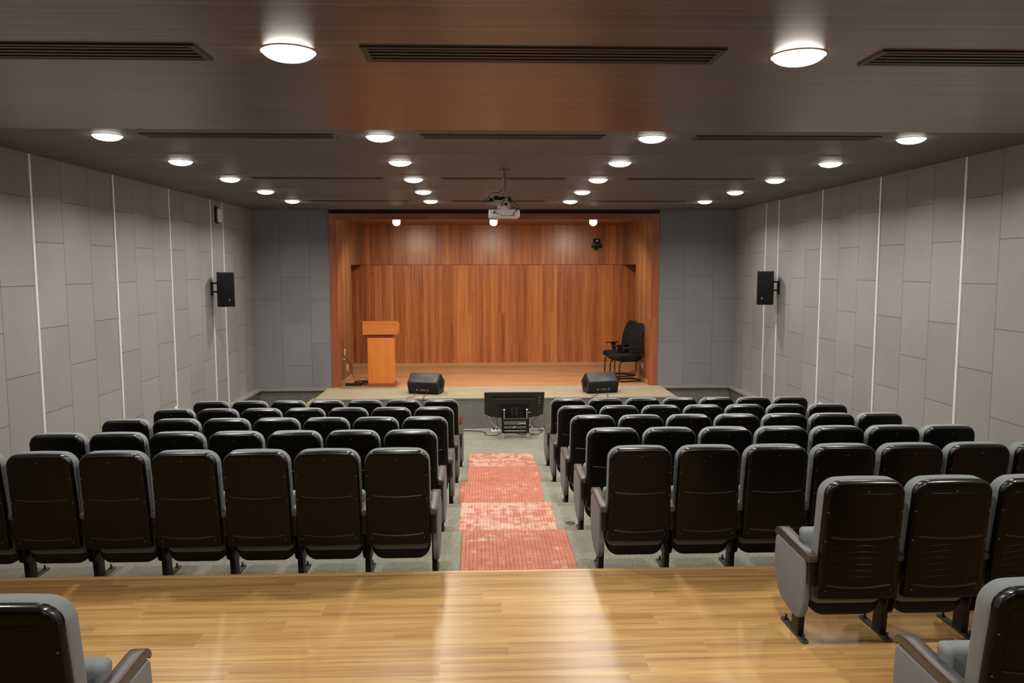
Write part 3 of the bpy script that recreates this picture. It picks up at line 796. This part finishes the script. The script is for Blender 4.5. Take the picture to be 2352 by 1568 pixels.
put('yoke', MB().box(-.08, -.055, -.13, -.05, .03, .16, bev=.01, seg=3).box(.055, .08, -.13, -.05, .03, .16, bev=.01, seg=3), M['black'], r)
hd = put('camera_head', MB().sphere((0, -.09, .105), .058, 20, 12), M['screen_back'], r)
put('lens', MB().cyl((0, -.14, .10), (0, -.155, .098), .025, n=20), M['silver'], hd)
put('indicator', MB().cyl((-.095, -.158, .015), (-.095, -.166, .015), .008, n=10), M['white'], r)
# ---- cables and power brick left of the lectern
o = put('power_strip', MB().box(-.16, .16, -.035, .035, 0, .05, bev=.008), M['black'], None); o.location = (-2.60, 15.42, 0)
tag(o, 'black power strip lying on the stage floor left of the lectern', 'power strip')
def cable(name, pts, r_, mat, label, cat='cable', group=None, res=6):
    o = put(name, MB().tube(pts, r_, 8, res), mat, None, 60); return tag(o, label, cat, group)
cable('wall_cable', [(ix0+.004, 15.62, .50), (ix0+.06, 15.66, .49), (ix0+.12, 15.68, .42), (ix0+.16, 15.66, .25), (ix0+.22, 15.6, .08), (-2.56, 15.48, .055)], .006, M['cable_black'], 'black cable drooping from the left stage side wall to the power strip')
cable('wall_cable', [(ix0+.003, 15.62, .50), (ix0+.03, 15.63, .505)], .012, M['white'], 'white plug in the left stage side wall holding a black cable', 'plug', res=1)
random.seed(3)
pts = []
for q in range(46):
    t = q*.62; rr_ = .07+.10*random.random()
    pts.append((-2.43+1.25*rr_*math.cos(t)+.02*q/46, 15.72+rr_*1.3*math.sin(t), .010+.035*random.random()))
pts += [(-2.36, 15.66, .04), (-2.2, 15.68, .03)]
cable('cable_bundle', pts, .007, M['cable_black'], 'tangle of black cables on the stage floor beside the lectern', 'cables', res=3)
cable('cable_loop', [(-2.62, 15.95, .03), (-2.55, 16.02, .07), (-2.44, 16.03, .075), (-2.40, 15.96, .05), (-2.48, 15.90, .03), (-2.58, 15.92, .02)], .004, M['cable_black'], 'thin cable loop standing up behind the black cable tangle')

# ================================================================== SCREEN ON TROLLEY
r = empty('screen_trolley', (.536, 13.25, FLOOR), 'low black wheeled trolley carrying the floor screen', 'trolley')
fr = MB(); hx = .215
for x in (-hx, hx):
    for y in (-.12, .14):
        fr.box(x-.018, x+.018, y-.018, y+.018, .085, .33, bev=.003)
for z in (.10, .315):
    for y in (-.12, .14): fr.box(-hx, hx, y-.016, y+.016, z-.016, z+.016, bev=.003)
    for x in (-hx, hx): fr.box(x-.014, x+.014, -.12, .14, z-.014, z+.014, bev=.002)
fr.box(-hx, hx, -.006, .02, .185, .21, bev=.003)
put('frame', fr, M['leg'], r)
for x in (-.195, .195): put('upright', MB().prism([(-.105, .33), (.02, .33), (-.02, .60), (-.06, .60)], x-.016, x+.016, 'x', .003), M['leg'], r)
for x in (-.195, .195):
    put('support_rod', MB().cyl((x, -.115, .325), (x, -.14, .50), .009, n=12).lathe([(.001, .018), (.02, .012), (.026, 0), (.001, -.002)], (x, -.14, .50), 16), M['silver'], r)
for x in (-hx, hx):
    for y in (-.12, .14):
        cst = put('castor', MB().box(x-.016, x+.016, y-.022, y+.022, .045, .085, bev=.003).cyl((x, y, .075), (x, y, .09), .022, n=14), M['silver'], r)
        put('wheel', MB().cyl((x-.006, y-.022, .037), (x+.006, y, .037), .037, n=24), M['castor'], cst)
# screen panel: back towards the seats, tilted up towards the stage
Tm = Matrix.Translation((.515, 13.19, -.015)) @ Matrix.Rotation(math.radians(28), 4, 'X')
scr = empty('floor_screen', (0, 0, 0), 'flat black screen on the trolley, its back turned to the seats', 'screen')
scr.matrix_world = Tm
# local: x width, z height, y depth; back faces -y
put('bezel', MB().prism([(-.515, .265), (.515, .265), (.508, -.20), (.40, -.262), (-.40, -.262), (-.508, -.20)][::-1], -.008, .012, 'y', .003), M['screen_back'], scr)
put('display', MB().box(-.49, .49, .012, .014, -.18, .245), plain('dark_display_glass', (.01, .01, .012), .08), scr)
bk_ = put('back_housing', MB().prism([(-.40, .16), (.36, .16), (.385, -.19), (.30, -.255), (-.30, -.255), (-.385, -.19)][::-1], -.04, -.008, 'y', .008, 2), M['screen_back'], scr)
put('top_ledge', MB().box(-.36, .36, -.046, -.038, .156, .164), M['grille'], bk_)
put('mount_bar', MB().box(-.27, .27, -.058, -.04, .0, .022, bev=.003), M['leg'], scr)
put('connector_panel', MB().box(.405, .45, -.016, -.008, .02, .19, bev=.002), M['black'], scr)
for z in (.03, .09, .15): put('socket', MB().box(.412, .443, -.021, -.015, z, z+.03, bev=.001), M['mid_grey'], scr)
put('rating_label', MB().box(.20, .285, -.043, -.0395, -.15, -.125), M['cream'], scr)
for x in (-.1, .11):
    for z in (.085, -.13): put('screw', MB().cyl((x, -.04, z), (x, -.045, z), .006, n=8), M['screw'], scr)
for x, s_ in ((-.06, 1), (-.02, -1), (.02, 1), (.06, -1)):
    put('lead', MB().tube([(x, -.043, -.02), (x+.02*s_, -.055, -.08), (x+.01*s_, -.055, -.15), (x+.015*s_, -.045, -.22)], .003, 6), M['mid_grey'], scr)
# power strip and cables on the floor behind the trolley
o = put('power_strip', MB().box(-.12, .12, -.03, .03, 0, .045, bev=.008, seg=3), M['white'], None); o.location = (.24, 13.62, FLOOR); o.rotation_euler = (0, 0, -.1)
tag(o, 'white power strip on the floor left of the screen trolley', 'power strip')
for i in range(3):
    pl_ = put('plug', MB().box(-.085+.06*i, -.055+.06*i, -.015, .015, .043, .075, bev=.004), M['black'], o)
FZ = FLOOR+.007
cable('screen_cable', [(.08, 13.33, -.21), (.10, 13.42, -.34), (.18, 13.52, -.45), (.30, 13.58, -.53), (.44, 13.56, FZ+.03)], .010, M['cable_white'], 'thick cream cable curving down left of the screen trolley')
cable('screen_cable', [(.18, 13.33, -.22), (.22, 13.42, -.34), (.24, 13.5, -.44), (.34, 13.58, FZ+.02)], .005, M['cable_black'], 'thin black cable between the cream cable and the trolley')
cable('screen_cable', [(.93, 13.33, -.21), (.88, 13.42, -.33), (.80, 13.52, -.48), (.74, 13.58, FZ)], .004, M['cable_black'], 'thin black cable dropping from the right end of the screen')
cable('floor_cable', [(.45, 13.58, FZ+.02), (.62, 13.60, -.44), (.78, 13.6, -.45), (.86, 13.62, -.50), (.86, 13.66, FZ), (.75, 13.68, FZ)], .008, M['cable_white'], 'cream cable loop on the floor right of the trolley')
cable('floor_cable', [(-2.0, 13.78, FZ), (-1.0, 13.76, FZ), (-.3, 13.74, FZ), (.0, 13.60, FZ), (.02, 13.40, FZ), (.2, 13.34, FZ), (.3, 13.52, FZ+.004), (.5, 13.56, FZ+.004), (.62, 13.42, FZ), (.72, 13.46, FZ)], .006, M['cable_black'], 'black cable along the stage foot to the left')
cable('floor_cable', [(.7, 13.55, FZ), (.9, 13.40, FZ), (1.0, 13.52, FZ), (1.02, 13.66, FZ+.02), (.9, 13.70, -.50), (.78, 13.66, -.49), (.72, 13.5, FZ), (.75, 13.34, FZ), (.95, 13.38, FZ+.004)], .006, M['cable_black'], 'black cable coil on the floor right of the trolley')
cable('floor_cable', [(.95, 13.72, FZ), (1.2, 13.70, FZ), (1.5, 13.75, FZ), (2.1, 13.78, FZ)], .006, M['cable_black'], 'black cable along the stage foot to the right')
cable('floor_cable', [(-2.0, 13.83, FZ+.004), (-.5, 13.83, FZ+.004), (.6, 13.83, FZ+.004), (2.4, 13.83, FZ+.004)], .009, M['cable_white'], 'pale cable duct running along the foot of the stage', 'cable duct')
o = put('wall_box', MB().box(-.03, .03, -.02, 0, -.07, .07, bev=.003), M['red_box'], None); o.location = (-.435, 13.855, -.40)
tag(o, 'small dull red box on the stage front beside the left front aisle seat', 'box')
o = put('floor_cover', MB().lathe([(.0005, .004), (.05, .004), (.055, 0)], (0, 0, 0), 24), M['foot'], None); o.location = (.86, 7.58, 2*ST)
tag(o, 'flat round dark cover in the step carpet right of the whitened mat', 'floor cover')

# ================================================================== WALL SPEAKERS, SIREN
def wall_speaker(X, d, label):
    r = empty('wall_speaker', (X, 12.86, 1.99), label, 'wall speaker', 'black speakers on the side walls')
    # local frame: cabinet turned to face the seats
    rotz = .62*d
    cab = empty('cabinet_turn', (0, 0, 0), None, None) if False else None
    cx = .215*d
    def pr(prof): 
        c_, s_ = math.cos(rotz), math.sin(rotz)
        return [(cx+(x*d)*c_-y*s_, (x*d)*s_+y*c_) for x, y in prof]
    outline = [(-.08, .12), (-.122, .0), (-.125, -.12), (-.112, -.135), (.112, -.135), (.125, -.12), (.122, .0), (.08, .12)]
    put('cabinet', MB().prism(pr(outline), -.28, .28, 'z', .008, 2), M['black'], r)
    put('grille', MB().prism(pr([(-.108, -.136), (.108, -.136), (.102, -.144), (-.102, -.144)]), -.265, .265, 'z', .003), M['mesh_black'], r)
    bx = pr([(.03, -.148)])[0]
    put('badge', MB().box(bx[0]-.011, bx[0]+.011, bx[1]-.002, bx[1]+.002, -.185, -.155).box(bx[0]-.006, bx[0]+.006, bx[1]-.003, bx[1]+.003, -.178, -.162), M['logo'], r)
    put('wall_bracket', MB().box(min(0, .02*d), max(0, .02*d), -.04, .04, -.10, .12, bev=.003).cyl((0, 0, .10), (.12*d, .04, .10), .014, n=12).cyl((0, 0, -.04), (.12*d, .04, -.04), .014, n=12), M['black'], r)
    put('lead', MB().tube([(.19*d, .08, .16), (.12*d, .05, .12), (.12*d, .05, .04), (.19*d, .08, .0)], .005, 8).tube([(.19*d, .08, -.04), (.11*d, .05, -.10), (.11*d, .06, -.15), (.17*d, .09, -.17)], .005, 8), M['cable_white'], r)
wall_speaker(WL, 1, 'black speaker box on the left grey wall over two silver strips')
wall_speaker(WR, -1, 'black speaker box on the right grey wall over the silver strips')
r = empty('wall_siren', (WL, 13.23, 3.22), 'small white rounded unit high on the left wall between two strips', 'wall unit')
put('backplate', MB().box(0, .03, -.085, .085, -.14, .13, bev=.02, seg=3), M['black'], r)
put('cover', MB().box(.02, .07, -.06, .085, -.12, .11, bev=.022, seg=4), M['white'], r)

# ================================================================== PROJECTOR
r = empty('projector', (.24, 9.15, ZC), 'white projector hanging from the ceiling on a thin pole', 'projector')
put('ceiling_plate', MB().lathe([(.0005, 0), (.055, 0), (.055, -.012), (.0005, -.014)], (0, -.1, 0), 24), M['mid_grey'], r)
put('pole', MB().cyl((.0, -.1, 0), (.0, -.06, -.34), .010, n=14), M['mid_grey'], r)
hz = -.33
put('mount_box', MB().prism([(-.082, hz-.01), (.082, hz-.01), (.066, hz-.175), (-.066, hz-.175)], -.11, -.03, 'y', .006, 3), M['white'], r)
put('mount_tray', MB().box(-.075, .075, -.125, -.02, hz-.022, hz+.02, bev=.004), M['black'], r)
put('mount_slot', MB().box(-.035, .037, -.1155, -.109, hz-.09, hz-.05), M['screen_back'], r)
put('lens_cap', MB().cyl((0, -.135, hz-.115), (0, -.108, hz-.113), .040, n=32), M['white'], r)
bd = put('body', MB().box(-.178, .182, -.14, .14, -.545, -.452, bev=.018, seg=4), M['white'], r)
put('top_grille', MB().box(-.155, .16, -.12, .12, -.4535, -.4505), M['vent'], bd)
put('port', MB().box(-.128, -.103, -.1425, -.139, -.50, -.482), M['vent'], bd)
for i, (a, w_) in enumerate(((-.04, .018), (-.018, .010), (-.004, .006), (.010, .016), (.032, .005), (.043, .022), (.070, .010), (.085, .026), (.116, .010))):
    put('print_mark', MB().box(a, a+w_, -.1415, -.1395, -.527+.001*(i % 2), -.520), M['black'], bd)
def pc(pts, r_, mat, nm='cable'): put(nm, MB().tube(pts, r_, 8), mat, r, 60)
pc([(-.004, -.125, -.10), (-.010, -.13, -.22), (.012, -.135, -.30), (.05, -.13, -.37), (.065, -.13, -.385)], .006, M['cable_white'])
pc([(-.012, -.115, 0), (-.016, -.12, -.1), (-.018, -.12, -.19), (-.01, -.11, -.24)], .005, M['cable_white'])
pc([(.015, -.115, -.04), (.018, -.12, -.15), (.02, -.11, -.24)], .004, M['mid_grey'])
pc([(-.005, -.12, -.22), (-.06, -.14, -.26), (-.14, -.14, -.27), (-.19, -.14, -.33), (-.23, -.15, -.355), (-.20, -.15, -.37), (-.13, -.15, -.36)], .004, M['cable_black'])
pc([(-.12, -.14, -.345), (-.08, -.15, -.30), (-.03, -.15, -.29), (.02, -.15, -.32), (-.02, -.15, -.35), (-.11, -.15, -.35), (-.15, -.14, -.33)], .004, M['cable_white'])
pc([(.06, -.14, -.37), (.03, -.15, -.36), (.045, -.15, -.33), (.02, -.15, -.34), (.0, -.15, -.39), (-.05, -.15, -.40)], .006, M['cable_white'])
pc([(.10, -.13, -.355), (.16, -.14, -.42), (.215, -.14, -.465), (.15, -.14, -.44), (.08, -.12, -.41)], .0035, M['blue'])
pc([(-.10, -.14, -.42), (-.12, -.15, -.46), (-.10, -.15, -.49), (-.05, -.15, -.51)], .003, M['blue'])
pc([(.16, -.13, -.45), (.13, -.15, -.48), (.10, -.147, -.515)], .004, M['cable_black'])
pc([(.07, -.11, -.40), (.11, -.13, -.43), (.15, -.13, -.447)], .004, M['mid_grey'])
put('adapter', MB().box(-.175, -.125, -.16, -.12, -.365, -.325, bev=.006).box(-.12, -.07, -.155, -.115, -.35, -.30, bev=.006), M['black'], r)
put('cable_tie', MB().sphere((.083, -.13, -.36), .022, 12, 8), M['green'], r)
# scrap of thread on the wooden floor
cable('thread_scrap', [(-1.480, 5.14, .003), (-1.462, 5.11, .004), (-1.448, 5.08, .003), (-1.456, 5.04, .004), (-1.470, 5.00, .003)], .0022, M['cable_white'], 'small curled white thread scrap on the wooden floor', 'thread')
